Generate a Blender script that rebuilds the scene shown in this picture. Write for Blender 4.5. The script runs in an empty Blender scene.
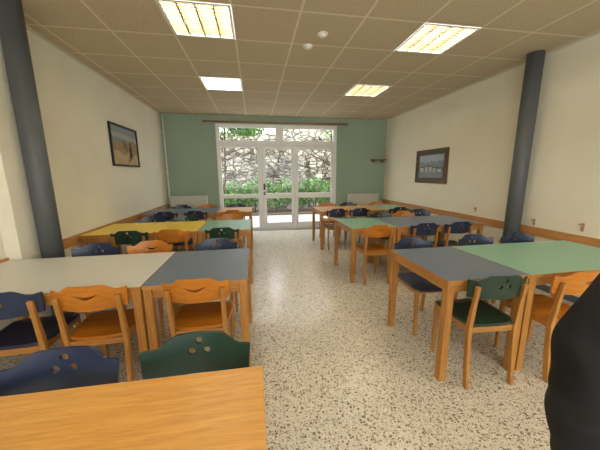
import bpy, bmesh, math, random
from mathutils import Vector, Matrix
random.seed(7)
C=bpy.context.scene.collection
H=2.8464; D=7.02; XL=-2.09; XR=3.50; YB=-3.2
GX=-.7425; GY=2.6346

# ------------------------------------------------------------ materials
def srgb(c):
    return tuple([((x/255)/12.92 if x/255<=.04045 else ((x/255+.055)/1.055)**2.4) for x in c]+[1.0])
def newmat(name):
    m=bpy.data.materials.new(name); m.use_nodes=True
    nt=m.node_tree; b=nt.nodes['Principled BSDF']
    return m,nt,b
def N(nt,t,**k):
    n=nt.nodes.new(t)
    for a,v in k.items():
        if a in n.inputs: n.inputs[a].default_value=v
        else: setattr(n,a,v)
    return n
def ramp(nt,fac,stops):
    r=nt.nodes.new('ShaderNodeValToRGB'); e=r.color_ramp.elements
    while len(e)<len(stops): e.new(.5)
    for i,(p,c) in enumerate(stops): e[i].position=p; e[i].color=c
    nt.links.new(fac,r.inputs[0]); return r.outputs[0]
def plain(name,col,rough=.5,var=.06,scale=6,spec=.5,metal=0,bump=0,bscale=20,bd=.01):
    m,nt,b=newmat(name); c=srgb(col)
    tc=N(nt,'ShaderNodeTexCoord'); n=N(nt,'ShaderNodeTexNoise',Scale=scale,Detail=4.0)
    nt.links.new(tc.outputs['Object'],n.inputs['Vector'])
    lo=tuple([x*(1-var) for x in c[:3]]+[1]); hi=tuple([min(1,x*(1+var)) for x in c[:3]]+[1])
    nt.links.new(ramp(nt,n.outputs['Fac'],[(.3,lo),(.7,hi)]),b.inputs['Base Color'])
    b.inputs['Roughness'].default_value=rough; b.inputs['Metallic'].default_value=metal
    b.inputs['Specular IOR Level'].default_value=spec
    if bump:
        n2=N(nt,'ShaderNodeTexNoise',Scale=scale*bscale,Detail=3.0); nt.links.new(tc.outputs['Object'],n2.inputs['Vector'])
        bp=N(nt,'ShaderNodeBump',Strength=bump,Distance=bd); nt.links.new(n2.outputs['Fac'],bp.inputs['Height']); nt.links.new(bp.outputs[0],b.inputs['Normal'])
    return m
def wood(name,c1,c2,rough=.4,axis='X',scale=1.0,grain=.6):
    m,nt,b=newmat(name)
    tc=N(nt,'ShaderNodeTexCoord'); mp=N(nt,'ShaderNodeMapping')
    s={'X':(1.2,16,16),'Y':(16,1.2,16),'Z':(16,16,1.2)}[axis]
    mp.inputs['Scale'].default_value=tuple(x*scale for x in s)
    nt.links.new(tc.outputs['Object'],mp.inputs[0])
    n=N(nt,'ShaderNodeTexNoise',Scale=2.0,Detail=8.0,Roughness=.65,Distortion=.8); nt.links.new(mp.outputs[0],n.inputs['Vector'])
    n2=N(nt,'ShaderNodeTexNoise',Scale=9.0,Detail=3.0); nt.links.new(mp.outputs[0],n2.inputs['Vector'])
    a=ramp(nt,n.outputs['Fac'],[(.32,srgb(c1)),(.66,srgb(c2))])
    k=ramp(nt,n2.outputs['Fac'],[(.36,(.80,.76,.70,1)),(.48,(1,1,1,1))])
    mx=N(nt,'ShaderNodeMix',data_type='RGBA',blend_type='MULTIPLY'); mx.inputs[0].default_value=grain
    nt.links.new(a,mx.inputs[6]); nt.links.new(k,mx.inputs[7]); nt.links.new(mx.outputs[2],b.inputs['Base Color'])
    b.inputs['Roughness'].default_value=rough
    return m
M={}
M['wall']=plain('wall_paint',(232,227,207),.75,.03,2,.3,0,.15)
M['green_wall']=plain('green_wall_paint',(152,170,150),.75,.04,2,.3,0,.15)
M['beech']=wood('beech_golden',(162,108,46),(190,136,66),.4,'Z')
M['beech_h']=wood('beech_golden_horizontal',(162,108,46),(190,136,66),.4,'X')
M['rail']=wood('dado_wood',(172,120,66),(194,144,88),.45,'Y')
M['oak']=wood('oak_top',(192,138,66),(214,164,90),.35,'X',1.4,.5)
M['orange']=wood('amber_varnish',(178,104,22),(200,128,34),.38,'X')
M['blue']=plain('navy_paint',(32,45,72),.34,.12,5)
M['green']=plain('dark_green_paint',(26,56,42),.34,.12,5)
M['lam_gray']=plain('laminate_blue_grey',(100,112,130),.36,.10,160)
M['lam_white']=plain('laminate_grey_white',(206,206,198),.35,.02,60)
M['lam_green']=plain('laminate_green',(130,174,152),.36,.04,60)
M['lam_yellow']=plain('laminate_yellow',(236,202,66),.38,.03,20)
M['column']=plain('column_paint',(84,88,90),.5,.05,3)
M['white']=plain('white_paint',(234,234,230),.4,.02,4)
M['tbar']=plain('ceiling_trim_paint',(214,206,186),.5,.02,4)
M['metal']=plain('satin_metal',(170,170,168),.3,.03,10,.5,.9)
M['dark_metal']=plain('dark_bronze_metal',(62,56,50),.4,.06,10,.5,.3)
M['rad']=plain('radiator_enamel',(204,202,186),.4,.02,4)
M['dark_wood']=wood('shelf_wood',(112,74,46),(140,96,62),.45,'X')
M['rod_wood']=wood('rod_wood',(140,98,64),(166,120,82),.45,'X')
M['black_frame']=plain('black_frame',(28,24,22),.4,.1,6)
M['brown_frame']=wood('brown_frame',(84,58,36),(110,78,48),.45,'X')
M['plastic']=plain('white_plastic',(230,226,214),.45,.02,5)

def terrazzo():
    m,nt,b=newmat('terrazzo'); L=nt.links.new
    tc=N(nt,'ShaderNodeTexCoord')
    nz=N(nt,'ShaderNodeTexNoise',Scale=65.0,Detail=2.0); L(tc.outputs['Object'],nz.inputs['Vector'])
    mx=N(nt,'ShaderNodeVectorMath',operation='MULTIPLY_ADD'); L(nz.outputs['Color'],mx.inputs[0]); mx.inputs[1].default_value=(.012,.012,0); L(tc.outputs['Object'],mx.inputs[2])
    n2=N(nt,'ShaderNodeTexNoise',Scale=3.0,Detail=5.0); L(tc.outputs['Object'],n2.inputs['Vector'])
    col=ramp(nt,n2.outputs['Fac'],[(.3,srgb((214,208,190))),(.7,srgb((222,217,201)))])
    def layer(col,scale,thr,dens,stops):
        v=N(nt,'ShaderNodeTexVoronoi',Scale=scale,Randomness=1.0); v.voronoi_dimensions='2D'
        L(mx.outputs[0],v.inputs['Vector'])
        sp=N(nt,'ShaderNodeSeparateColor'); L(v.outputs['Color'],sp.inputs[0])
        a=N(nt,'ShaderNodeMath',operation='MULTIPLY'); L(sp.outputs[0],a.inputs[0]); a.inputs[1].default_value=thr
        c=N(nt,'ShaderNodeMath',operation='LESS_THAN'); L(v.outputs['Distance'],c.inputs[0]); L(a.outputs[0],c.inputs[1])
        d=N(nt,'ShaderNodeMath',operation='LESS_THAN'); L(sp.outputs[1],d.inputs[0]); d.inputs[1].default_value=dens
        e=N(nt,'ShaderNodeMath',operation='MULTIPLY'); L(c.outputs[0],e.inputs[0]); L(d.outputs[0],e.inputs[1])
        cc=ramp(nt,sp.outputs[2],stops)
        mix=N(nt,'ShaderNodeMix',data_type='RGBA'); L(e.outputs[0],mix.inputs[0]); L(col,mix.inputs[6]); L(cc,mix.inputs[7])
        return mix.outputs[2]
    col=layer(col,85,.62,.75,[(0,srgb((182,171,150))),(.5,srgb((238,233,219))),(1,srgb((194,178,150)))])
    col=layer(col,125,.62,.40,[(0,srgb((144,132,112))),(.5,srgb((120,112,98))),(1,srgb((168,152,124)))])
    col=layer(col,64,.52,.30,[(0,srgb((102,94,82))),(.6,srgb((132,118,96))),(1,srgb((154,137,110)))])
    col=layer(col,38,.40,.10,[(0,srgb((114,106,92))),(.6,srgb((146,132,110))),(1,srgb((176,162,136)))])
    L(col,b.inputs['Base Color']); b.inputs['Roughness'].default_value=.22
    return m
M['floor']=terrazzo()

def ceilmat():
    m,nt,b=newmat('ceiling_tile'); L=nt.links.new
    tc=N(nt,'ShaderNodeTexCoord'); sp=N(nt,'ShaderNodeSeparateXYZ'); L(tc.outputs['Object'],sp.inputs[0])
    outs=[]
    for ax,off in ((0,GX),(1,GY)):
        a=N(nt,'ShaderNodeMath',operation='SUBTRACT'); L(sp.outputs[ax],a.inputs[0]); a.inputs[1].default_value=off-6.0+.012
        f=N(nt,'ShaderNodeMath',operation='FLOORED_MODULO'); L(a.outputs[0],f.inputs[0]); f.inputs[1].default_value=.6
        g=N(nt,'ShaderNodeMath',operation='GREATER_THAN'); L(f.outputs[0],g.inputs[0]); g.inputs[1].default_value=.577
        outs.append(g.outputs[0])
    mx=N(nt,'ShaderNodeMath',operation='MAXIMUM'); L(outs[0],mx.inputs[0]); L(outs[1],mx.inputs[1])
    n=N(nt,'ShaderNodeTexNoise',Scale=90.0,Detail=3.0); L(tc.outputs['Object'],n.inputs['Vector'])
    tile=ramp(nt,n.outputs['Fac'],[(.36,srgb((168,150,120))),(.46,srgb((200,184,154))),(1,srgb((206,190,160)))])
    mix=N(nt,'ShaderNodeMix',data_type='RGBA'); L(mx.outputs[0],mix.inputs[0]); L(tile,mix.inputs[6]); mix.inputs[7].default_value=srgb((224,212,186))
    L(mix.outputs[2],b.inputs['Base Color']); b.inputs['Roughness'].default_value=.8
    return m
M['ceiling']=ceilmat()

def emis(name,col,s):
    m,nt,b=newmat(name); b.inputs['Base Color'].default_value=srgb(col)
    b.inputs['Emission Color'].default_value=srgb(col); b.inputs['Emission Strength'].default_value=s
    return m
M['tube']=emis('lamp_tube',(255,246,228),42)
M['reflector']=emis('lamp_reflector',(255,240,208),.8)
M['diffuser']=emis('lamp_diffuser',(255,252,244),7)
M['louver']=plain('louver_aluminium',(134,124,98),.5,.02,5,.3,0)

def glassmat():
    m=bpy.data.materials.new('window_glass'); m.use_nodes=True; nt=m.node_tree; nt.nodes.clear()
    o=N(nt,'ShaderNodeOutputMaterial'); mx=N(nt,'ShaderNodeMixShader',Fac=.012)
    t=N(nt,'ShaderNodeBsdfTransparent'); g=N(nt,'ShaderNodeBsdfGlossy',Roughness=.02)
    nt.links.new(t.outputs[0],mx.inputs[1]); nt.links.new(g.outputs[0],mx.inputs[2]); nt.links.new(mx.outputs[0],o.inputs[0])
    return m
M['glass']=glassmat()

def stonemat(name,cols,joint,sx,sz):
    m,nt,b=newmat(name); L=nt.links.new
    tc=N(nt,'ShaderNodeTexCoord'); mp=N(nt,'ShaderNodeMapping'); mp.inputs['Scale'].default_value=(sx,.01,sz)
    nz=N(nt,'ShaderNodeTexNoise',Scale=3.0,Detail=3.0); L(tc.outputs['Object'],nz.inputs['Vector'])
    ad=N(nt,'ShaderNodeVectorMath',operation='MULTIPLY_ADD'); L(nz.outputs['Color'],ad.inputs[0]); ad.inputs[1].default_value=(.12,0,.12); L(tc.outputs['Object'],ad.inputs[2])
    L(ad.outputs[0],mp.inputs[0])
    v=N(nt,'ShaderNodeTexVoronoi',Scale=1.2); L(mp.outputs[0],v.inputs['Vector'])
    e=N(nt,'ShaderNodeTexVoronoi',Scale=1.2,feature='DISTANCE_TO_EDGE'); L(mp.outputs[0],e.inputs['Vector'])
    sp=N(nt,'ShaderNodeSeparateColor'); L(v.outputs['Color'],sp.inputs[0])
    c=ramp(nt,sp.outputs[0],[(p,srgb(q)) for p,q in zip((0,.4,.7,1),cols)])
    k=ramp(nt,e.outputs['Distance'],[(.02,(0,0,0,1)),(.12,(1,1,1,1))])
    mix=N(nt,'ShaderNodeMix',data_type='RGBA'); L(k,mix.inputs[0]); mix.inputs[6].default_value=srgb(joint); L(c,mix.inputs[7])
    L(mix.outputs[2],b.inputs['Base Color']); b.inputs['Roughness'].default_value=.9
    bp=N(nt,'ShaderNodeBump',Strength=.8,Distance=.03); L(k,bp.inputs['Height']); L(bp.outputs[0],b.inputs['Normal'])
    return m
M['stone']=stonemat('rubble_stone',((120,115,100),(176,169,150),(146,140,124),(198,190,170)),(82,77,66),2.9,5.4)
def leafmat(name,a,b2,c3):
    m,nt,b=newmat(name)
    tc=N(nt,'ShaderNodeTexCoord'); n=N(nt,'ShaderNodeTexNoise',Scale=6.0,Detail=3.0); nt.links.new(tc.outputs['Object'],n.inputs['Vector'])
    nt.links.new(ramp(nt,n.outputs['Fac'],[(.36,srgb(a)),(.5,srgb(b2)),(.66,srgb(c3))]),b.inputs['Base Color']); b.inputs['Roughness'].default_value=.6
    return m
M['leaf']=leafmat('hedge_leaf',(50,90,40),(86,136,58),(136,176,88))
M['leaf2']=leafmat('tree_leaf',(50,92,44),(96,140,60),(140,176,90))
M['bark']=plain('bark',(78,64,52),.9,.25,14,.2,0,.6)
M['paving']=plain('paving',(170,166,158),.85,.1,3,.3,0,.3)
M['soil']=plain('soil',(96,82,62),.95,.2,5)

# ------------------------------------------------------------ helpers
def obj(name,me,parent=None,loc=(0,0,0),rot=(0,0,0)):
    o=bpy.data.objects.new(name,me); C.objects.link(o)
    o.location=loc; o.rotation_euler=rot
    if parent: o.parent=parent
    return o
def thing(name,cat,label,loc=(0,0,0),rot=(0,0,0),group=None,me=None):
    o=obj(name,me,None,loc,rot); o['label']=label; o['category']=cat
    if group:o['group']=group
    if me is None: o.empty_display_size=.1
    return o
def boxes(name,bl,mats,bevel=0,smooth=False):
    bm=bmesh.new()
    for b in bl:
        x0,x1,y0,y1,z0,z1=b[:6]; mi=b[6] if len(b)>6 else 0
        g=bmesh.ops.create_cube(bm,size=1,matrix=Matrix.Translation(((x0+x1)/2,(y0+y1)/2,(z0+z1)/2))@Matrix.Diagonal((x1-x0,y1-y0,z1-z0,1)))
        vs=g['verts']; fs={f for v in vs for f in v.link_faces}
        for f in fs:f.material_index=mi
        if bevel:
            es={e for v in vs for e in v.link_edges}
            r=bmesh.ops.bevel(bm,geom=list(es),offset=bevel,segments=2,affect='EDGES',profile=.6)
            for f in r['faces']: f.material_index=mi
    me=bpy.data.meshes.new(name); bm.to_mesh(me); bm.free()
    for m in mats: me.materials.append(m)
    return me
def cyl(name,p0,p1,r0,mat,r1=None,seg=24,caps=True,bevel=0):
    r1=r0 if r1 is None else r1
    p0=Vector(p0);p1=Vector(p1);d=p1-p0
    bm=bmesh.new()
    q=d.to_track_quat('Z','Y').to_matrix().to_4x4()
    bmesh.ops.create_cone(bm,cap_ends=caps,segments=seg,radius1=r0,radius2=r1,depth=d.length,matrix=Matrix.Translation((p0+p1)/2)@q)
    if bevel:
        es=[e for e in bm.edges if any(len(f.verts)>4 for f in e.link_faces)]
        bmesh.ops.bevel(bm,geom=es,offset=bevel,segments=3,affect='EDGES',profile=.5)
    me=bpy.data.meshes.new(name)
    for f in bm.faces:
        f.smooth=len(f.verts)<=4
    bm.to_mesh(me);bm.free(); me.materials.append(mat); return me
def joinm(name,mes,mats=None):
    bm=bmesh.new(); ml=[]
    for me in mes:
        n0=len(bm.faces); bm.from_mesh(me); bm.faces.ensure_lookup_table()
        off=[]
        for m in me.materials:
            if m not in ml: ml.append(m)
            off.append(ml.index(m))
        for f in bm.faces[n0:]: f.material_index=off[min(f.material_index,len(off)-1)]
    out=bpy.data.meshes.new(name); bm.to_mesh(out); bm.free()
    for m in ml: out.materials.append(m)
    return out
def struct(name,me,loc=(0,0,0)):
    o=obj(name,me,None,loc); o['kind']='structure'; return o
def prism(name,pts,y0,y1,mat):
    bm=bmesh.new()
    a=[bm.verts.new((x,y0,z)) for x,z in pts]; b=[bm.verts.new((x,y1,z)) for x,z in pts]
    bm.faces.new(a); bm.faces.new(b[::-1]); n=len(pts)
    for i in range(n): bm.faces.new((a[i],b[i],b[(i+1)%n],a[(i+1)%n]))
    bmesh.ops.recalc_face_normals(bm,faces=bm.faces)
    me=bpy.data.meshes.new(name); bm.to_mesh(me); bm.free(); me.materials.append(mat); return me

# ------------------------------------------------------------ room shell
struct('floor',boxes('floor',[(XL-.2,XR+.2,YB-.2,D+.02,-.2,0)],[M['floor']]))
struct('wall_left',boxes('wall_left',[(XL-.2,XL,YB,D,0,H+.3)],[M['wall']]))
struct('wall_right',boxes('wall_right',[(XR,XR+.2,YB,D,0,H+.3)],[M['wall']]))
WX0,WX1,WZ=-.88,2.14,2.66
struct('wall_back',boxes('wall_back',[(XL-.2,WX0,D,D+.22,0,H+.3),(WX1,XR+.2,D,D+.22,0,H+.3),(WX0,WX1,D,D+.22,WZ,H+.3)],[M['green_wall']]))
RX0,RX1,RZ0,RZ1=-1.9,3.3,.5,2.7
struct('wall_rear',boxes('wall_rear',[(XL-.2,RX0,YB-.2,YB,0,H+.3),(RX1,XR+.2,YB-.2,YB,0,H+.3),(RX0,RX1,YB-.2,YB,0,RZ0),(RX0,RX1,YB-.2,YB,RZ1,H+.3)],[M['wall']]))
cells=[(0,0),(4,0),(0,3),(4,3),(0,-3),(4,-3),(0,-6),(4,-6)]
xs=[XL]+[GX+.6*k for k in range(-2,8) if XL<GX+.6*k<XR]+[XR]
ys=[YB]+[GY+.6*k for k in range(-9,8) if YB<GY+.6*k<D]+[D]
bm=bmesh.new()
for i in range(len(xs)-1):
    for j in range(len(ys)-1):
        cx=(xs[i]+xs[i+1])/2; cy=(ys[j]+ys[j+1])/2
        if any(GX+.6*a<cx<GX+.6*a+.6 and GY+.6*b<cy<GY+.6*b+.6 for a,b in cells): continue
        bm.faces.new([bm.verts.new(p) for p in ((xs[i],ys[j],0),(xs[i],ys[j+1],0),(xs[i+1],ys[j+1],0),(xs[i+1],ys[j],0))])
bmesh.ops.remove_doubles(bm,verts=bm.verts,dist=1e-4)
me=bpy.data.meshes.new('ceiling'); bm.to_mesh(me); bm.free(); me.materials.append(M['ceiling'])
struct('ceiling',me,(0,0,H))
struct('trim_1',boxes('trim_1',[(XL,XL+.02,YB,D,H-.022,H-.002)],[M['tbar']]))
struct('trim_2',boxes('trim_2',[(XR-.02,XR,YB,D,H-.022,H-.002)],[M['tbar']]))
struct('trim_3',boxes('trim_3',[(XL,XL+.022,YB,D,.655,.765)],[M['rail']],.004))
struct('trim_4',boxes('trim_4',[(XR-.022,XR,YB,D,.655,.765)],[M['rail']],.004))
struct('trim_6',boxes('trim_6',[(XL,XL+.115,2.57,2.96,0,H-.002)],[M['wall']],.004))
struct('baseboard_left',boxes('baseboard_left',[(XL,XL+.015,YB,D,0,.08)],[M['column']]))
struct('baseboard_right',boxes('baseboard_right',[(XR-.015,XR,YB,D,0,.08)],[M['column']]))

# ------------------------------------------------------------ windows and doors
def fr(x0,x1,z0,z1,w,y0,y1):
    return [(x0,x0+w,y0,y1,z0,z1,0),(x1-w,x1,y0,y1,z0,z1,0),(x0+w,x1-w,y0,y1,z0,z0+w,0),(x0+w,x1-w,y0,y1,z1-w,z1,0)]
def gl(x0,x1,z0,z1,y): return [(x0,x1,y,y+.006,z0,z1,1)]
y0,y1=D+.04,D+.10; yg=D+.068
b=[]
b+=fr(WX0,WX1,0,WZ,.05,y0-.02,y1+.02)
b+=[(WX0+.05,WX1-.05,y0-.02,y1+.02,2.15,2.24,0)]
b+=[(.60,.72,y0-.02,y1+.02,2.24,2.61,0)]
b+=[(.13,.21,y0-.02,y1+.02,0,2.15,0)]
b+=fr(-.83,.60,2.24,2.61,.035,y0,y1)+gl(-.8,.57,2.27,2.58,yg)
b+=fr(.72,2.09,2.24,2.61,.035,y0,y1)+gl(.75,2.06,2.27,2.58,yg)
b+=fr(-.83,.13,.05,2.15,.04,y0,y1)+[(-.79,.09,y0,y1,.86,.96,0)]+gl(-.79,.09,.96,2.11,yg)
b+=gl(-.79,.09,.09,.86,yg)
struct('window_1',boxes('window_1',b,[M['white'],M['glass']],0))
def door(name,x0,x1):
    b=fr(x0,x1,.03,2.145,.07,y0,y1)+[(x0+.07,x1-.07,y0,y1,.84,.97,0),(x0+.07,x1-.07,y0,y1,.10,.20,0)]
    b+=gl(x0+.07,x1-.07,.97,2.075,yg)+gl(x0+.07,x1-.07,.20,.84,yg)
    b+=[(x0+.07,x0+.085,y0-.004,y0,.2,2.07,0),(x1-.085,x1-.07,y0-.004,y0,.2,2.07,0)]
    return struct(name,boxes(name,b,[M['white'],M['glass']],0))
d1=door('door_1',.215,1.035); d2=door('door_2',1.045,2.085)
hm=joinm('handle',[boxes('x',[(.225,.275,y0-.012,y0,1.06,1.22,0)],[M['dark_metal']],.003),cyl('x',(.250,y0-.055,1.16),(.250,y0,1.16),.012,M['dark_metal']),cyl('x',(.250,y0-.055,1.16),(.385,y0-.055,1.16),.012,M['dark_metal'])])
h=obj('handle',hm,d1); h['label']='dark metal lever door handle'
h=obj('lock',joinm('lock',[boxes('x',[(.225,.275,y0-.014,y0,.93,1.02,0)],[M['dark_metal']],.003),cyl('x',(.25,y0-.022,.975),(.25,y0,.975),.012,M['metal'])]),d1); h['label']='dark metal door lock'
struct('trim_5',boxes('trim_5',[(WX0,WX1,D-.02,D+.12,0,.02)],[M['metal']]))
b=fr(RX0,RX1,RZ0,RZ1,.06,YB-.14,YB-.08)+[(-.15,-.09,YB-.14,YB-.08,RZ0,RZ1,0),(1.5,1.56,YB-.14,YB-.08,RZ0,RZ1,0)]+gl(RX0,RX1,RZ0,RZ1,YB-.115)
struct('rear_fill_window',boxes('rear_fill_window',b,[M['white'],M['glass']],0))  # unseen window added behind the camera to fill the room with daylight

# curtain rail
t=thing('curtain_rail','curtain rail','brown wooden curtain rail above the glazed doors',(0,D-.07,2.69))
obj('rod',cyl('rod',(-1.1,0,0),(2.35,0,0),.020,M['rod_wood']),t)
obj('finial',cyl('finial',(-1.15,0,0),(-1.1,0,0),.032,M['rod_wood'],bevel=.008),t)
obj('finial',cyl('finial',(2.35,0,0),(2.40,0,0),.032,M['rod_wood'],bevel=.008),t)
for x in (-.95,.63,2.2): obj('bracket',boxes('bracket',[(x-.012,x+.012,-.01,.07,-.014,.014)],[M['rod_wood']],.003),t)

# radiators
def radiator(x0,x1,z0,z1,label):
    t=thing('radiator','radiator',label,((x0+x1)/2,D-.13,z0)); w=x1-x0;h=z1-z0
    bl=[(-w/2,w/2,-.02,.05,0.01,h-.01)]
    n=int(w/.045)
    for i in range(n):
        x=-w/2+.01+(i+.5)*(w-.02)/n; bl.append((x-.014,x+.014,-.034,-.018,.02,h-.03))
    obj('panel',boxes('panel',bl,[M['rad']],.003),t)
    obj('grille',boxes('grille',[(-w/2,w/2,-.035,.06,h-.012,h)]+[(-w/2+.03*i,-w/2+.03*i+.012,-.03,.055,h,h+.004) for i in range(int(w/.03))],[M['rad']]),t)
    obj('valve',joinm('valve',[cyl('v',(w/2+.03,0,.05),(w/2+.03,0,.13),.018,M['plastic'],bevel=.004),cyl('v',(w/2-.01,0,.05),(w/2+.03,0,.05),.008,M['metal']),cyl('v',(w/2+.03,0,-z0),(w/2+.03,0,.05),.008,M['metal'])]),t)
    for s in (-1,1): obj('bracket',boxes('bracket',[(s*w*.3-.015,s*w*.3+.015,.05,.128,.08,h-.08)],[M['rad']]),t)
radiator(-1.99,-1.15,.25,.95,'cream ridged panel radiator under the green wall')
radiator(2.44,3.30,.25,.93,'cream ridged panel radiator beside the glazed doors')

# shelf
t=thing('wall_shelf','shelf','small brown wooden wall shelf on brackets',(3.27,D,1.80))
obj('board',boxes('board',[(-.2,.2,-.16,0,0,.028)],[M['dark_wood']],.003),t)
for s in (-.13,.13): obj('bracket',prism('bracket',[(-.01,0),(.01,0),(.01,-.05),(-.01,-.05)],-.10,0,M['dark_wood']),t,(s,0,0))

# heating pipe in the corner
t=thing('heating_pipe','pipe','thin white vertical heating pipe in the corner',(XL+.06,D-.05,0))
obj('pipe',cyl('pipe',(0,0,0),(0,0,H-.003),.018,M['plastic']),t)
for z in (.6,1.5,2.4): obj('clip',boxes('clip',[(-.06,.02,-.022,.022,z,z+.02)],[M['plastic']],.002),t)

# columns
for x,y,r,l in ((-1.885,2.79,.082,'slate grey round steel column beside the dining tables'),(3.37,3.035,.088,'slate grey round steel column against the cream wall')):
    t=thing('column','column',l,(x,y,0))
    obj('shaft',cyl('shaft',(0,0,.03),(0,0,H-.002),r,M['column'],seg=40),t)
    obj('base_collar',cyl('base_collar',(0,0,0),(0,0,.03),r+.006,M['column'],seg=40,bevel=.003),t)

# paintings
def picture(name,side,yc,zc,w,h,label,frame,shapes,mats,fw=.03):
    rot=(0,0,math.radians(90)) if side<0 else (0,0,math.radians(-90))
    x=XL if side<0 else XR
    t=thing(name,'picture',label,(x,yc,zc),rot)
    obj('frame',boxes('frame',[(-w/2,w/2,-.03,-.002,-h/2,-h/2+fw),(-w/2,w/2,-.03,-.002,h/2-fw,h/2),(-w/2,-w/2+fw,-.03,-.002,-h/2+fw,h/2-fw),(w/2-fw,w/2,-.03,-.002,-h/2+fw,h/2-fw)],[frame],.004),t)
    a=w/2-fw;b=h/2-fw
    ms=[boxes('c',[(-a,a,-.012,-.003,-b,b)],[mats[0]])]
    for k,(mi,pts) in enumerate(shapes):
        ms.append(prism('c',[(px*a,pz*b) for px,pz in pts],-.0125-.0003*(k+1),-.012,mats[mi]))
    obj('print',joinm('print',ms),t)
sky=plain('print_sky',(138,148,154),.6,.1,4); cloud=plain('print_cloud',(166,168,162),.6,.1,6)
sand=plain('print_sand',(160,134,94),.6,.14,9); sand2=plain('print_sand_light',(188,164,122),.6,.1,9); sand3=plain('print_sand_shadow',(130,106,76),.6,.12,9)
fig=plain('print_figure',(48,42,42),.6,.15,8)
picture('framed_picture',-1,5.03,1.91,.95,.64,'framed muted sandy dune print with a small dark figure',M['black_frame'],[
 (1,[(-1,.45),(1,.3),(1,.55),(.2,.66),(-1,.68)]),
 (2,[(-1,-1),(1,-1),(1,.22),(.6,.4),(.25,.2),(-.15,.36),(-.5,.14),(-1,.26)]),
 (4,[(-.15,.36),(.1,.2),(.25,-.15),(.05,-.3),(-.2,-.1),(-.1,.1)]),
 (3,[(-1,-1),(1,-1),(1,-.45),(.4,-.2),(-.1,-.5),(-.6,-.25),(-1,-.35)]),
 (4,[(.4,-.2),(.7,-.34),(.45,-.7),(.1,-.9),(.3,-.5)]),
 (5,[(.28,-.6),(.46,-.63),(.51,-.2),(.48,.05),(.41,.13),(.33,.04),(.28,-.25)]),
 (5,[(.35,.08),(.46,.08),(.47,.22),(.41,.28),(.34,.22)])],[sky,cloud,sand,sand2,sand3,fig])
matb=plain('print_mat',(92,86,76),.7,.04,5)
s2=plain('print_haze',(170,182,192),.6,.08,5); mt=plain('print_hill',(132,146,158),.6,.12,12); mt2=plain('print_hill_dark',(94,106,114),.6,.2,20); wt=plain('print_water',(134,146,154),.6,.15,24)
hs=plain('print_house',(190,190,184),.6,.1,14); hs2=plain('print_house_shade',(124,128,132),.6,.1,14); rf=plain('print_roof',(108,100,94),.6,.1,14)
rr=random.Random(3)
ridge=[(-1+.1*i,.25+.3*rr.random()) for i in range(21)]
trees=[(-1+.05*i,-.2+.14*rr.random()) for i in range(41)]
sh=[(5,[(-1,-1),(1,-1),(1,1),(-1,1)]),(1,[(-1,-.6)]+ridge+[(1,-.6)]),(2,[(-1,-.6)]+trees+[(1,-.6)])]
x=-.92
while x<.75:
    wd=.3+.2*rr.random(); h_=.25+.25*rr.random()
    sh.append((4,[(x,-.5),(x+wd,-.5),(x+wd,-.5+h_),(x,-.5+h_)])); sh.append((6,[(x+wd*.7,-.5),(x+wd,-.5),(x+wd,-.5+h_),(x+wd*.7,-.5+h_)]))
    sh.append((7,[(x-.02,-.5+h_),(x+wd+.02,-.5+h_),(x+wd*.75,-.38+h_),(x+wd*.2,-.38+h_)])); x+=wd+.02*rr.random()
sh.append((3,[(-1,-1),(1,-1),(1,-.5),(.3,-.54),(-.4,-.48),(-1,-.52)]))
for i in range(4):
    x=-.8+.45*i; z=-.7-.2*rr.random(); sh.append((6,[(x,z),(x+.2,z),(x+.25,z+.06),(x-.04,z+.06)]))
sh=[(k,[(max(-1,min(1,x))*.82,z*.74) for x,z in p_]) for k,p_ in sh]
picture('framed_picture',1,5.03,1.585,.98,.66,'wooden framed pale blue-grey print with dark surround',M['brown_frame'],sh,[matb,mt,mt2,wt,hs,s2,hs2,rf])

# wall hooks
brass=plain('hook_wood',(176,140,104),.45,.08,8)
def hook(y,z,s):
    t=thing('wall_hook','hook','small brown wooden coat hook on the cream wall',(XR,y,z),(0,0,0),'coat hooks on the wall')
    obj('plate',boxes('plate',[(-.010,0,-.015*s,.015*s,-.055*s,.045*s)],[brass],.003),t)
    obj('peg',joinm('peg',[cyl('p',(-.010,0,.015*s),(-.05*s,0,.03*s),.007,brass),cyl('p',(-.05*s,0,.03*s),(-.06*s,0,.034*s),.012,brass,bevel=.003)]),t)
    obj('peg',joinm('peg',[cyl('p',(-.010,0,-.035*s),(-.035*s,0,-.028*s),.006,M['metal'])]),t)
for y,z,s in ((3.80,.87,.7),(2.86,.83,.8),(2.34,.86,.9)): hook(y,z,s)

# smoke detectors
for x,y,r in ((.64,3.26,.055),(.74,2.98,.055)):
    t=thing('smoke_detector','smoke detector','round white smoke detector on the tiled ceiling',(x,y,H))
    obj('base',cyl('base',(0,0,-.012),(0,0,0),r,M['plastic'],seg=32,bevel=.003),t)
    obj('sensor_cap',cyl('sensor_cap',(0,0,-.034),(0,0,-.012),r*.5,M['plastic'],r1=r*.8,seg=32,bevel=.004),t)

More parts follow.
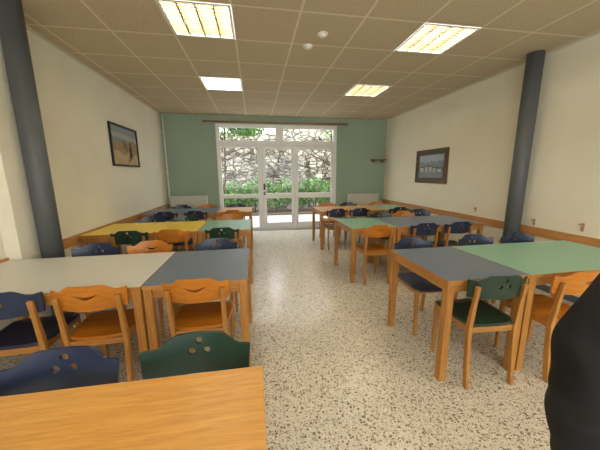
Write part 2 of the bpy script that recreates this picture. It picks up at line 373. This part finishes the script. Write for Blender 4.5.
# ceiling lights
tubeme=cyl('tube',(0,-.285,0),(0,.285,0),.013,M['tube'],seg=12)
hw=.298
housing=boxes('housing',[(-hw,-hw+.006,-hw,hw,0,.1),(hw-.006,hw,-hw,hw,0,.1),(-hw,hw,-hw,-hw+.006,0,.1),(-hw,hw,hw-.006,hw,0,.1),(-hw,hw,-hw,hw,.1,.106,1),
   (-hw,-hw+.022,-hw,hw,-.004,0),(hw-.022,hw,-hw,hw,-.004,0),(-hw,hw,-hw,-hw+.022,-.004,0),(-hw,hw,hw-.022,hw,-.004,0)],[M['white'],M['reflector']])
lb=[]
for i in range(1,4): lb.append((-hw+i*.149-.007,-hw+i*.149+.007,-hw+.006,hw-.006,.0,.03))
for j in range(1,12): 
    y=-hw+j*2*hw/12; lb.append((-hw+.006,hw-.006,y-.004,y+.004,0.001,.020))
louv=boxes('louver',lb,[M['louver']])
for a,b_ in cells:
    pl=(a,b_)==(0,3)
    t=thing('ceiling_light','ceiling light','square recessed ceiling light with plain bright white diffuser' if pl else 'square recessed fluorescent ceiling light with glowing louvre grid',(GX+.6*a+.3,GY+.6*b_+.3,H),group='recessed ceiling lights')
    obj('housing',housing,t)
    if pl:
        obj('diffuser',boxes('diffuser',[(-hw+.022,hw-.022,-hw+.022,hw-.022,.004,.010)],[M['diffuser']]),t); continue
    obj('louver',louv,t)
    for k in range(4): obj('tube',tubeme,t,(-hw+.0745+k*.149,0,.06))

# ------------------------------------------------------------ tables
def table(x0,x1,y0,y1,top,label,group):
    w=x1-x0;d=y1-y0
    t=thing('dining_table','table',label,((x0+x1)/2,(y0+y1)/2,0),group=group)
    tm=boxes('tabletop',[(-w/2,w/2,-d/2,d/2,.724,.75)],[top,M['beech_h']],.003)
    for p in tm.polygons:
        p.material_index=0 if p.normal.z>.3 else 1
    obj('tabletop',tm,t)
    L=.052; i=.004
    lm=boxes('leg',[(-L/2,L/2,-L/2,L/2,0,.724)],[M['beech']],.005)
    for sx in (-1,1):
        for sy in (-1,1): obj('leg',lm,t,(sx*(w/2-L/2-i),sy*(d/2-L/2-i),0))
    e=w/2-L-i; f=d/2-L-i
    for sy in (-1,1): obj('apron',boxes('apron',[(-e,e,sy*(d/2-.03)-.011,sy*(d/2-.03)+.011,.66,.724)],[M['beech_h']],.002),t)
    for sx in (-1,1): obj('apron',boxes('apron',[(sx*(w/2-.03)-.011,sx*(w/2-.03)+.011,-f,f,.66,.724)],[M['beech_h']],.002),t)
G='dining tables in rows'
table(-1.32,.006,.09,.893,M['oak'],'light oak topped dining table with wooden legs',G)
table(-2.05,-.735,1.75,2.55,M['lam_white'],'dining table with pale grey-white laminate top',G)
table(-.730,-.07,1.75,2.55,M['lam_gray'],'small dining table with blue-grey laminate top',G)
table(-2.05,-.735,3.48,4.30,M['lam_yellow'],'dining table with lemon yellow laminate top',G)
table(-.730,-.07,3.48,4.30,M['lam_green'],'small dining table with mint green laminate top',G)
table(-2.05,-.735,5.22,6.02,M['lam_gray'],'dining table with blue-grey laminate top',G)
table(-.730,-.07,5.22,6.02,M['oak'],'small dining table with light oak top',G)
table(1.22,1.845,1.48,2.25,M['lam_gray'],'small dining table with blue-grey laminate top',G)
table(1.85,3.16,1.48,2.25,M['lam_green'],'dining table with mint green laminate top',G)
table(1.22,1.845,3.26,4.06,M['lam_green'],'small dining table with mint green laminate top',G)
table(1.85,3.16,3.26,4.06,M['lam_gray'],'dining table with blue-grey laminate top',G)
table(1.22,2.50,4.95,5.75,M['oak'],'dining table with light oak top',G)
table(2.505,3.14,4.95,5.75,M['lam_green'],'small dining table with mint green laminate top',G)

# ------------------------------------------------------------ chairs
CW=.206
def ypost(z): return -.185-.13*max(0,z-.42)
def sm(a,b,t):
    t=max(0,min(1,(t-a)/(b-a))); return t*t*(3-2*t)
def backrest_mesh(kind):
    nx,nz=48,14; W=CW; th=.014
    bm=bmesh.new(); F=[];B=[]
    for i in range(nx+1):
        x=-W+2*W*i/nx; t=abs(x)/W
        top=.764+.036*(1-sm(.40,.78,t))+.006*(1-t*t)+.009*sm(.78,1,t)
        bot=.640+.006*t
        for j in range(nz+1):
            z=bot+(top-bot)*j/nz
            xx=x*(1-.05*(1-j/nz))
            y=ypost(z)+.026+.055*(t*t-.73)
            F.append(bm.verts.new((xx,y+th/2,z))); B.append(bm.verts.new((xx,y-th/2,z)))
    idx=lambda i,j:i*(nz+1)+j
    for i in range(nx):
        for j in range(nz):
            bm.faces.new((F[idx(i,j)],F[idx(i,j+1)],F[idx(i+1,j+1)],F[idx(i+1,j)]))
            bm.faces.new((B[idx(i,j)],B[idx(i+1,j)],B[idx(i+1,j+1)],B[idx(i,j+1)]))
    for i in range(nx):
        for j in (0,nz): bm.faces.new((F[idx(i,j)],F[idx(i+1,j)],B[idx(i+1,j)],B[idx(i,j)]))
    for j in range(nz):
        for i in (0,nx): bm.faces.new((F[idx(i,j)],B[idx(i,j)],B[idx(i,j+1)],F[idx(i,j+1)]))
    bmesh.ops.recalc_face_normals(bm,faces=bm.faces)
    me=bpy.data.meshes.new('backrest'); bm.to_mesh(me); bm.free()
    def ci(x,z,r): return [(x+r*math.cos(a),z+r*math.sin(a)) for a in [2*math.pi*k/32 for k in range(32)]]
    if kind=='smile':
        w=.064
        up=[-w+2*w*k/14 for k in range(15)]
        smile=[(x,.752-.018*(1-(x/w)**2)) for x in up]+[(x,.752-.036*(1-(x/w)**2)) for x in up[::-1][1:-1]]
        cs=[prism('c',smile,-.5,.2,M['white'])]
    else:
        cs=[prism('c',ci(0,.774,.015),-.5,.2,M['white']),prism('c',ci(-.030,.733,.015),-.5,.2,M['white']),prism('c',ci(.030,.733,.015),-.5,.2,M['white'])]
    cut=joinm('cut',cs)
    o=bpy.data.objects.new('tmp',me); c=bpy.data.objects.new('tmpc',cut); C.objects.link(o); C.objects.link(c)
    m=o.modifiers.new('b','BOOLEAN'); m.object=c; m.operation='DIFFERENCE'; m.solver='EXACT'
    bv=o.modifiers.new('v','BEVEL'); bv.width=.0015; bv.segments=2; bv.limit_method='ANGLE'; bv.angle_limit=math.radians(50)
    dg=bpy.context.evaluated_depsgraph_get(); r=bpy.data.meshes.new_from_object(o.evaluated_get(dg))
    bpy.data.objects.remove(o); bpy.data.objects.remove(c)
    r.materials.clear(); r.polygons.foreach_set('material_index',[0]*len(r.polygons))
    return r
def seat_mesh():
    n=20; bm=bmesh.new(); T=[];Bt=[]
    for i in range(n+1):
        for j in range(n+1):
            u=-1+2*i/n; v=-1+2*j/n
            p=5; s=(abs(u)**p+abs(v)**p)**(1/p); m=max(abs(u),abs(v)); k=(m/s) if s>0 else 1
            x=.19*u*k*(1+.04*v); y=.2*v*k
            z=.452+.010*(u*u)-.006*(1-v*v)-(.018*max(0,v-.6)/.4)
            T.append(bm.verts.new((x,y,z))); Bt.append(bm.verts.new((x,y,z-.016)))
    I=lambda i,j:i*(n+1)+j
    for i in range(n):
        for j in range(n):
            bm.faces.new((T[I(i,j)],T[I(i+1,j)],T[I(i+1,j+1)],T[I(i,j+1)]))
            bm.faces.new((Bt[I(i,j)],Bt[I(i,j+1)],Bt[I(i+1,j+1)],Bt[I(i+1,j)]))
    for k in range(n):
        for (a,b) in (((k,0),(k+1,0)),((k,n),(k+1,n)),((0,k),(0,k+1)),((n,k),(n,k+1))):
            bm.faces.new((T[I(*a)],T[I(*b)],Bt[I(*b)],Bt[I(*a)]))
    bmesh.ops.recalc_face_normals(bm,faces=bm.faces)
    for f in bm.faces: f.smooth=abs(f.normal.z)>.5
    me=bpy.data.meshes.new('seat'); bm.to_mesh(me); bm.free(); return me
def legmesh(name,rr_):
    bm=bmesh.new(); rings=[]
    for z,y,a,b in rr_:
        rings.append([bm.verts.new((sx*a,y+sy*b,z)) for sx,sy in ((-1,-1),(1,-1),(1,1),(-1,1))])
    for r,s in zip(rings,rings[1:]):
        for k in range(4): bm.faces.new((r[k],r[(k+1)%4],s[(k+1)%4],s[k]))
    bm.faces.new(rings[0][::-1]); bm.faces.new(rings[-1])
    bmesh.ops.bevel(bm,geom=list(bm.edges),offset=.003,segments=1,affect='EDGES')
    me=bpy.data.meshes.new(name); bm.to_mesh(me); bm.free(); me.materials.append(M['beech']); return me
PM=legmesh('rear_leg',[(z,ypost(z)-.035*max(0,(.42-z)/.42)**1.3,.014 if z>.3 else .012+.002*z/.3,.018 if z<.6 else .013) for z in (0,.2,.42,.5,.6,.70,.735)])
FM=legmesh('front_leg',[(0,.012,.012,.012),(.25,.003,.014,.015),(.436,0,.016,.017)])
BR={'smile':backrest_mesh('smile'),'holes':backrest_mesh('holes')}; SE=seat_mesh()
side=boxes('rail',[(-.009,.009,-.17,.15,.392,.434)],[M['beech']],.003)
cross=boxes('rail',[(-.15,.15,-.009,.009,.392,.432)],[M['beech_h']],.003)
var={}
for k in ('blue','green','orange'):
    b=BR['smile' if k=='orange' else 'holes'].copy(); b.materials.append(M[k]); s=SE.copy(); s.materials.append(M[k]); var[k]=(b,s)
LB={'blue':'navy blue dining chair with round back holes, golden beech legs','green':'dark green dining chair with round back holes, golden beech legs','orange':'amber orange varnished wooden dining chair with curved back slot'}
def master(k):
    t=bpy.data.objects.new('zz_chair_master',None)
    P=[('backrest',var[k][0],(0,0,0)),('seat',var[k][1],(0,0,0)),('rear_leg',PM,(-.165,0,0)),('rear_leg',PM,(.165,0,0)),('front_leg',FM,(-.16,.165,0)),('front_leg',FM,(.16,.165,0)),
       ('rail',side,(-.162,0,0)),('rail',side,(.162,0,0)),('rail',cross,(0,.160,0)),('rail',cross,(0,-.185,0))]
    ps=[]
    for n,m,l in P:
        o=bpy.data.objects.new('zz_'+n,m); o.location=l; ps.append((o,n))
    return t,ps
MS={k:master(k) for k in var}
def chair(k,x,yb,face,extra=0,label=None):
    t,ps=MS[k]; c=t.copy(); c.name='dining_chair'; C.objects.link(c)
    off=.235
    c.location=(x,yb+off*face,0); c.rotation_euler=(0,0,(0 if face>0 else math.pi)+math.radians(extra))
    c['label']=label or LB[k]; c['category']='chair'; c['group']='dining chairs at the tables'
    for p,n in ps:
        q=p.copy(); q.name=n; q.parent=c; C.objects.link(q)
J=lambda:random.uniform(-2,2)
CH=[('blue',-.72,1.03,-1,1),('green',-.25,1.05,-1,-1),
 ('orange',-1.01,1.68,1,1),('orange',-.39,1.68,1,-1),('blue',-1.47,1.66,1,3),
 ('blue',-1.49,2.78,-1,0),('orange',-1.02,2.80,-1,1),('blue',-.40,2.78,-1,0),
 ('green',-1.49,3.39,1,0),('orange',-1.02,3.39,1,0),('green',-.42,3.39,1,0),
 ('blue',-1.62,4.58,-1,0),('green',-1.12,4.58,-1,0),('orange',-.42,4.56,-1,0),
 ('blue',-1.6,5.12,1,0),('blue',-1.08,5.12,1,0),('orange',-.42,5.12,1,0),
 ('blue',-1.6,6.28,-1,0),('orange',-1.05,6.28,-1,0),('blue',-.42,6.28,-1,0),
 ('green',1.545,1.38,1,-3),('orange',2.12,1.35,1,2),
 ('blue',1.54,2.44,-1,0),('blue',2.26,2.45,-1,1),('blue',2.76,2.45,-1,0),
 ('orange',1.55,3.16,1,0),('blue',2.22,3.17,1,0),('blue',2.72,3.17,1,0),
 ('green',2.12,4.33,-1,0),('orange',2.54,4.34,-1,0),('blue',2.96,4.51,-1,0),
 ('blue',1.53,4.87,1,0),('blue',1.98,4.87,1,0),('green',2.80,4.87,1,0),
 ('orange',1.62,6.01,-1,0),('blue',2.12,6.01,-1,0),('orange',2.82,6.01,-1,0)]
for k,x,y,f,e in CH: chair(k,x,y,f,e+ (J() if y>5 else 0))
for t,ps in MS.values():
    for o,n in ps: bpy.data.objects.remove(o)
    bpy.data.objects.remove(t)

# ------------------------------------------------------------ outdoors
thing('patio','ground','pale concrete paving outside the glazed doors',(0,0,0),me=boxes('patio',[(-7,10,D+.24,9.99,-.12,-.04)],[M['paving']]))
thing('garden_bed','ground','brown planted soil bed before the stone wall',(0,0,0),me=boxes('garden_bed',[(-7,10,10.0,11.48,-.12,.02)],[M['soil']]))
thing('stone_wall','wall','tall grey-beige rubble stone garden wall',(0,0,0),me=boxes('stone_wall',[(-8,1.15,11.5,12,0,3.1),(1.15,11,11.5,12,0,4.2)],[M['stone']]))
def leaves(name,blobs,n,size,mat,zmin=-9):
    bm=bmesh.new()
    for _ in range(n):
        c,r=random.choice(blobs)
        while True:
            p=Vector((random.uniform(-1,1),random.uniform(-1,1),random.uniform(-1,1)))
            if .35<p.length<1: break
        q=Vector(c)+Vector((p.x*r[0],p.y*r[1],p.z*r[2])); q.z=max(q.z,zmin)
        R=Matrix.Rotation(random.uniform(0,6.28),3,'Z')@Matrix.Rotation(random.uniform(-1.2,1.2),3,'X')
        s=size*random.uniform(.6,1.3)
        v=[bm.verts.new(q+R@Vector(a)*s) for a in ((0,-1,0),(.5,-.1,.12),(0,1,0),(-.5,-.1,.12))]
        bm.faces.new(v)
    me=bpy.data.meshes.new(name); bm.to_mesh(me); bm.free(); me.materials.append(mat); return me
t=thing('hedge','hedge','patchy green leafy hedge along the stone wall',(0,10.6,.025))
o=obj('foliage',leaves('foliage',[((x,random.uniform(-.1,.1),.70+random.uniform(-.12,.20)),(.36,.4,.55)) for x in [-4+.4*i for i in range(24)]],15000,.05,M['leaf'],.09),t); o['kind']='stuff'
tw=[cyl('tw',(-4+.8*i,0,.0),(-4+.8*i,0,.8),.02,M['bark'],seg=8) for i in range(12)]
obj('stem',joinm('stem',tw),t)
# bare climbing vines on the stone wall
def vines():
    bm=bmesh.new(); r=random.Random(11)
    def seg(a,b,w):
        d=(b-a).normalized(); n=Vector((-d.z,0,d.x))*w; o_=Vector((0,-.012,0))
        v=[bm.verts.new(p) for p in (a-n,a+n,b+n*.8,b-n*.8)]; u=[bm.verts.new(p) for p in (a+o_,b+o_)]
        bm.faces.new((v[0],u[0],u[1],v[3])); bm.faces.new((u[0],v[1],v[2],u[1]))
    def grow(p,ang,w,n):
        for k in range(n):
            ang+=r.uniform(-.35,.35); ang=max(.2,min(2.9,ang)); q=p+Vector((math.cos(ang),0,math.sin(ang)))*r.uniform(.1,.2)
            if q.z>3.0: break
            seg(p,q,w); p=q; w*=.96
            if w>.004 and r.random()<.25: grow(p,ang+r.choice((-.9,.9)),w*.65,n-k)
    for i in range(9): grow(Vector((-3.0+.85*i+r.uniform(-.3,.3),0,0.03)),1.57,.018,22)
    me=bpy.data.meshes.new('vine_stems'); bm.to_mesh(me); bm.free(); me.materials.append(M['bark']); return me
t=thing('climbing_vine','plant','bare brown climbing vines on the stone wall',(0,11.485,.02))
o=obj('stem',vines(),t); o['kind']='stuff'
def tree(x,y,h,label,blobs,n,lean=.15,nb=6,zl=.55):
    t=thing('tree','tree',label,(x,y,-.03))
    ms=[cyl('a',(0,0,0),(0,0,.3),.05,M['bark'],r1=.045,seg=14),cyl('a',(0,0,.28),(lean,0,h*.45),.045,M['bark'],r1=.035,seg=14),cyl('a',(lean,0,h*.44),(lean*1.4,.05,h),.035,M['bark'],r1=.02,seg=12)]
    for i in range(nb):
        z=h*random.uniform(zl,.95); a=random.uniform(0,6.28); l=random.uniform(.5,1.1)
        p=Vector((lean,0,z)); q=p+Vector((math.cos(a)*l,math.sin(a)*l*.3,random.uniform(.2,.8)))
        ms.append(cyl('a',p,q,.020,M['bark'],r1=.010,seg=8))
        for _ in range(3): ms.append(cyl('a',p.lerp(q,random.uniform(.4,1)),q+Vector((random.uniform(-.5,.5),0,random.uniform(-.1,.5))),.010,M['bark'],r1=.005,seg=6))
    obj('trunk',joinm('trunk',ms),t)
    o=obj('foliage',leaves('foliage',blobs,n,.06,M['leaf2']),t); o['kind']='stuff'
tree(-1.1,9.5,3.4,'leafy garden tree beyond the glazing',[((0.3,0,3.1),(1.1,.4,.4)),((.9,0,3.0),(.6,.4,.3))],2600)
tree(2.9,9.3,3.2,'bare-branched tree with sparse leaves by the stone wall',[((0,0,2.8),(.8,.4,.5))],200,-.2,12,.3)

# ------------------------------------------------------------ person in a black coat
skin=plain('skin',(196,150,124),.5,.04,10); trous=plain('dark_trousers',(34,36,44),.8,.1,20,.3,0,.2)
coat=plain('black_coat',(27,28,31),.8,.2,9,.25,0,.25,1.0,.02)
hairm=plain('brown_hair',(58,40,28),.6,.2,40); shoem=plain('black_shoe',(18,17,17),.4,.1,10); eyem=plain('eye_white',(230,228,222),.3,.01,5)
def skinobj(name,verts,edges,mat,parent,root=0,lv=2,wr=0):
    me=bpy.data.meshes.new(name); me.from_pydata([v[:3] for v in verts],edges,[]); me.materials.append(mat)
    o=obj(name,me,parent); s=o.modifiers.new('skin','SKIN'); s.use_smooth_shade=True
    for i,v in enumerate(verts):
        r=v[3] if isinstance(v[3],tuple) else (v[3],v[3])
        me.skin_vertices[0].data[i].radius=r; me.skin_vertices[0].data[i].use_root=(i==root)
    u=o.modifiers.new('sub','SUBSURF'); u.levels=lv+(3 if wr else 0); u.render_levels=u.levels
    if wr:
        tx=bpy.data.textures.new('folds','CLOUDS'); tx.noise_scale=.11; tx.noise_depth=0
        d=o.modifiers.new('folds','DISPLACE'); d.texture=tx; d.strength=wr; d.mid_level=.5; d.texture_coords='LOCAL'
        t2=bpy.data.textures.new('creases','MARBLE'); t2.marble_type='SOFT'; t2.noise_scale=.14; t2.turbulence=8; t2.noise_depth=0
        d2=o.modifiers.new('creases','DISPLACE'); d2.texture=t2; d2.strength=.011; d2.mid_level=.5; d2.texture_coords='LOCAL'
    return o
px,py=1.008,.43
pr=thing('person','person','person standing in a black coat with arms hanging down',(px,py,0))
V=[(0,0,.95,(.15,.1)),(0,0,1.15,(.135,.095)),(0,0,1.34,(.165,.105)),(0,-.005,1.45,(.09,.075)),(0,.0,1.52,.052),(0,.015,1.60,(.072,.085)),(0,.02,1.69,(.078,.098)),(0,.01,1.76,(.055,.07))]
E=[(0,1),(1,2),(2,3),(3,4),(4,5),(5,6),(6,7)]
def arm(s,elb,wr,V,E,base=3):
    n=len(V)
    V+= [(s*.14,-.005,1.38,.050),(s*.175,-.01,1.30,.046),(*elb,.038),(*wr,.027)]
    E+= [(base,n),(n,n+1),(n+1,n+2),(n+2,n+3)]
    w=Vector(wr); dr=Vector((0,.03,-1)).normalized()
    pm=w+dr*.07; V.append((*pm,(.02,.034))); E.append((n+3,n+4))
    for k,(dy,l) in enumerate(((-.027,.062),(-.009,.075),(.009,.080),(.027,.072))):
        m=len(V); a=pm+dr*.025+Vector((0,dy,0)); b=a+dr*l*.5+Vector((-s*.006,0,0)); c=a+dr*l+Vector((-s*.03,0,.004))
        V+= [(*a,.0095),(*b,.009),(*c,.0075)]; E+= [(n+4,m),(m,m+1),(m+1,m+2)]
    m=len(V); a=w+dr*.035+Vector((-s*.008,.028,0)); b=a+Vector((-s*.012,.022,-.035)); c=b+Vector((-s*.008,.002,-.03))
    V+= [(*a,.011),(*b,.010),(*c,.008)]; E+= [(n+4,m),(m,m+1),(m+1,m+2)]
ARM={-1:((-.318,-.03,1.01),(-.275,-.02,.76)),1:((.318,-.03,1.01),(.275,-.02,.76))}
for s in (-1,1): arm(s,ARM[s][0],ARM[s][1],V,E)
for s in (-1,1):
    n=len(V); V+= [(s*.09,0,.86,.085),(s*.10,.01,.5,.056),(s*.10,-.01,.1,.04),(s*.10,.09,.04,(.04,.03))]; E+= [(0,n),(n,n+1),(n+1,n+2),(n+2,n+3)]
skinobj('body',V,E,skin,pr)
V=[(0,0,1.0,(.17,.12)),(0,0,.86,(.175,.12)),(0,0,.74,(.17,.115)),(0,0,1.18,(.16,.12)),(0,0,1.32,(.165,.125)),(0,-.005,1.41,(.12,.10)),(0,-.005,1.475,(.075,.075))]
E=[(0,1),(1,2),(0,3),(3,4),(4,5),(5,6)]
ct=skinobj('coat',V,E,coat,pr,wr=.012)
for s in (-1,1):
    e,w=ARM[s]
    V=[(s*.12,-.005,1.36,.062),(s*.17,-.008,1.28,.066),(s*.238,-.02,1.17,.068),(*e,.078),(w[0]+s*.006,w[1],w[2]+.13,.072),(w[0],w[1],w[2]-.03,.060)]
    E=[(i,i+1) for i in range(5)]
    skinobj('sleeve',V,E,coat,pr,wr=.022)
V=[(0,0,.92,(.15,.105))];E=[]
for s in (-1,1):
    n=len(V); V+= [(s*.09,0,.82,.092),(s*.10,.01,.5,.072),(s*.10,-.01,.09,.058)]; E+= [(0,n),(n,n+1),(n+1,n+2)]
skinobj('trousers',V,E,trous,pr)
for s in (-1,1):
    skinobj('shoe',[(s*.10,-.03,.05,(.045,.048)),(s*.10,.07,.045,(.05,.043)),(s*.105,.17,.035,(.042,.033))],[(0,1),(1,2)],shoem,pr)
def blob(name,c,r,mat,parent):
    bm=bmesh.new(); bmesh.ops.create_uvsphere(bm,u_segments=24,v_segments=16,radius=1,matrix=Matrix.Translation(c)@Matrix.Diagonal((*r,1)))
    for f in bm.faces:f.smooth=True
    me=bpy.data.meshes.new(name); bm.to_mesh(me); bm.free(); me.materials.append(mat); return obj(name,me,parent)
blob('hair',(0,-.012,1.735),(.088,.105,.085),hairm,pr)
for s in (-1,1):
    blob('eye',(s*.032,.108,1.665),(.013,.008,.009),eyem,pr); blob('ear',(s*.085,.01,1.655),(.012,.022,.032),skin,pr)
blob('nose',(0,.122,1.635),(.013,.018,.022),skin,pr)
blob('mouth',(0,.108,1.598),(.026,.008,.007),plain('lips',(168,98,88),.5,.03,10),pr)

# ------------------------------------------------------------ light
w=bpy.data.worlds.new('sky'); bpy.context.scene.world=w; w.use_nodes=True; nt=w.node_tree; bg=nt.nodes['Background']
tc=N(nt,'ShaderNodeTexCoord'); sp=N(nt,'ShaderNodeSeparateXYZ'); nt.links.new(tc.outputs['Generated'],sp.inputs[0])
nt.links.new(ramp(nt,sp.outputs[2],[(0,srgb((240,240,240))),(.6,srgb((228,234,244)))]),bg.inputs[0]); bg.inputs[1].default_value=6.8
def portal(name,loc,sx,sy,rx):
    l=bpy.data.lights.new(name,'AREA'); l.shape='RECTANGLE'; l.size=sx; l.size_y=sy; l.cycles.is_portal=True
    o=bpy.data.objects.new(name,l); C.objects.link(o); o.location=loc; o.rotation_euler=(rx,0,0)
portal('window_portal',((WX0+WX1)/2,D+.2,WZ/2),WX1-WX0,WZ,math.radians(-90))
portal('rear_fill_portal',((RX0+RX1)/2,YB-.17,(RZ0+RZ1)/2),RX1-RX0,RZ1-RZ0,math.radians(90))  # sky portal for the added rear window

# ------------------------------------------------------------ camera
cam=bpy.data.cameras.new('camera'); co=bpy.data.objects.new('camera',cam); C.objects.link(co)
f,p,ya,ro,ch=270.48,.1834,.1638,.0067,1.436
cam.sensor_width=36; cam.lens=f/600*36; cam.clip_start=.02
Fv=Vector((math.sin(ya)*math.cos(p),math.cos(ya)*math.cos(p),-math.sin(p))); R=Vector((math.cos(ya),-math.sin(ya),0)); U=R.cross(Fv)
R2=R*math.cos(ro)-U*math.sin(ro); U2=U*math.cos(ro)+R*math.sin(ro)
mw=Matrix((( R2.x,U2.x,-Fv.x,0),(R2.y,U2.y,-Fv.y,0),(R2.z,U2.z,-Fv.z,ch),(0,0,0,1)))
co.matrix_world=mw
bpy.context.scene.camera=co
bpy.context.scene.view_settings.view_transform='Standard'
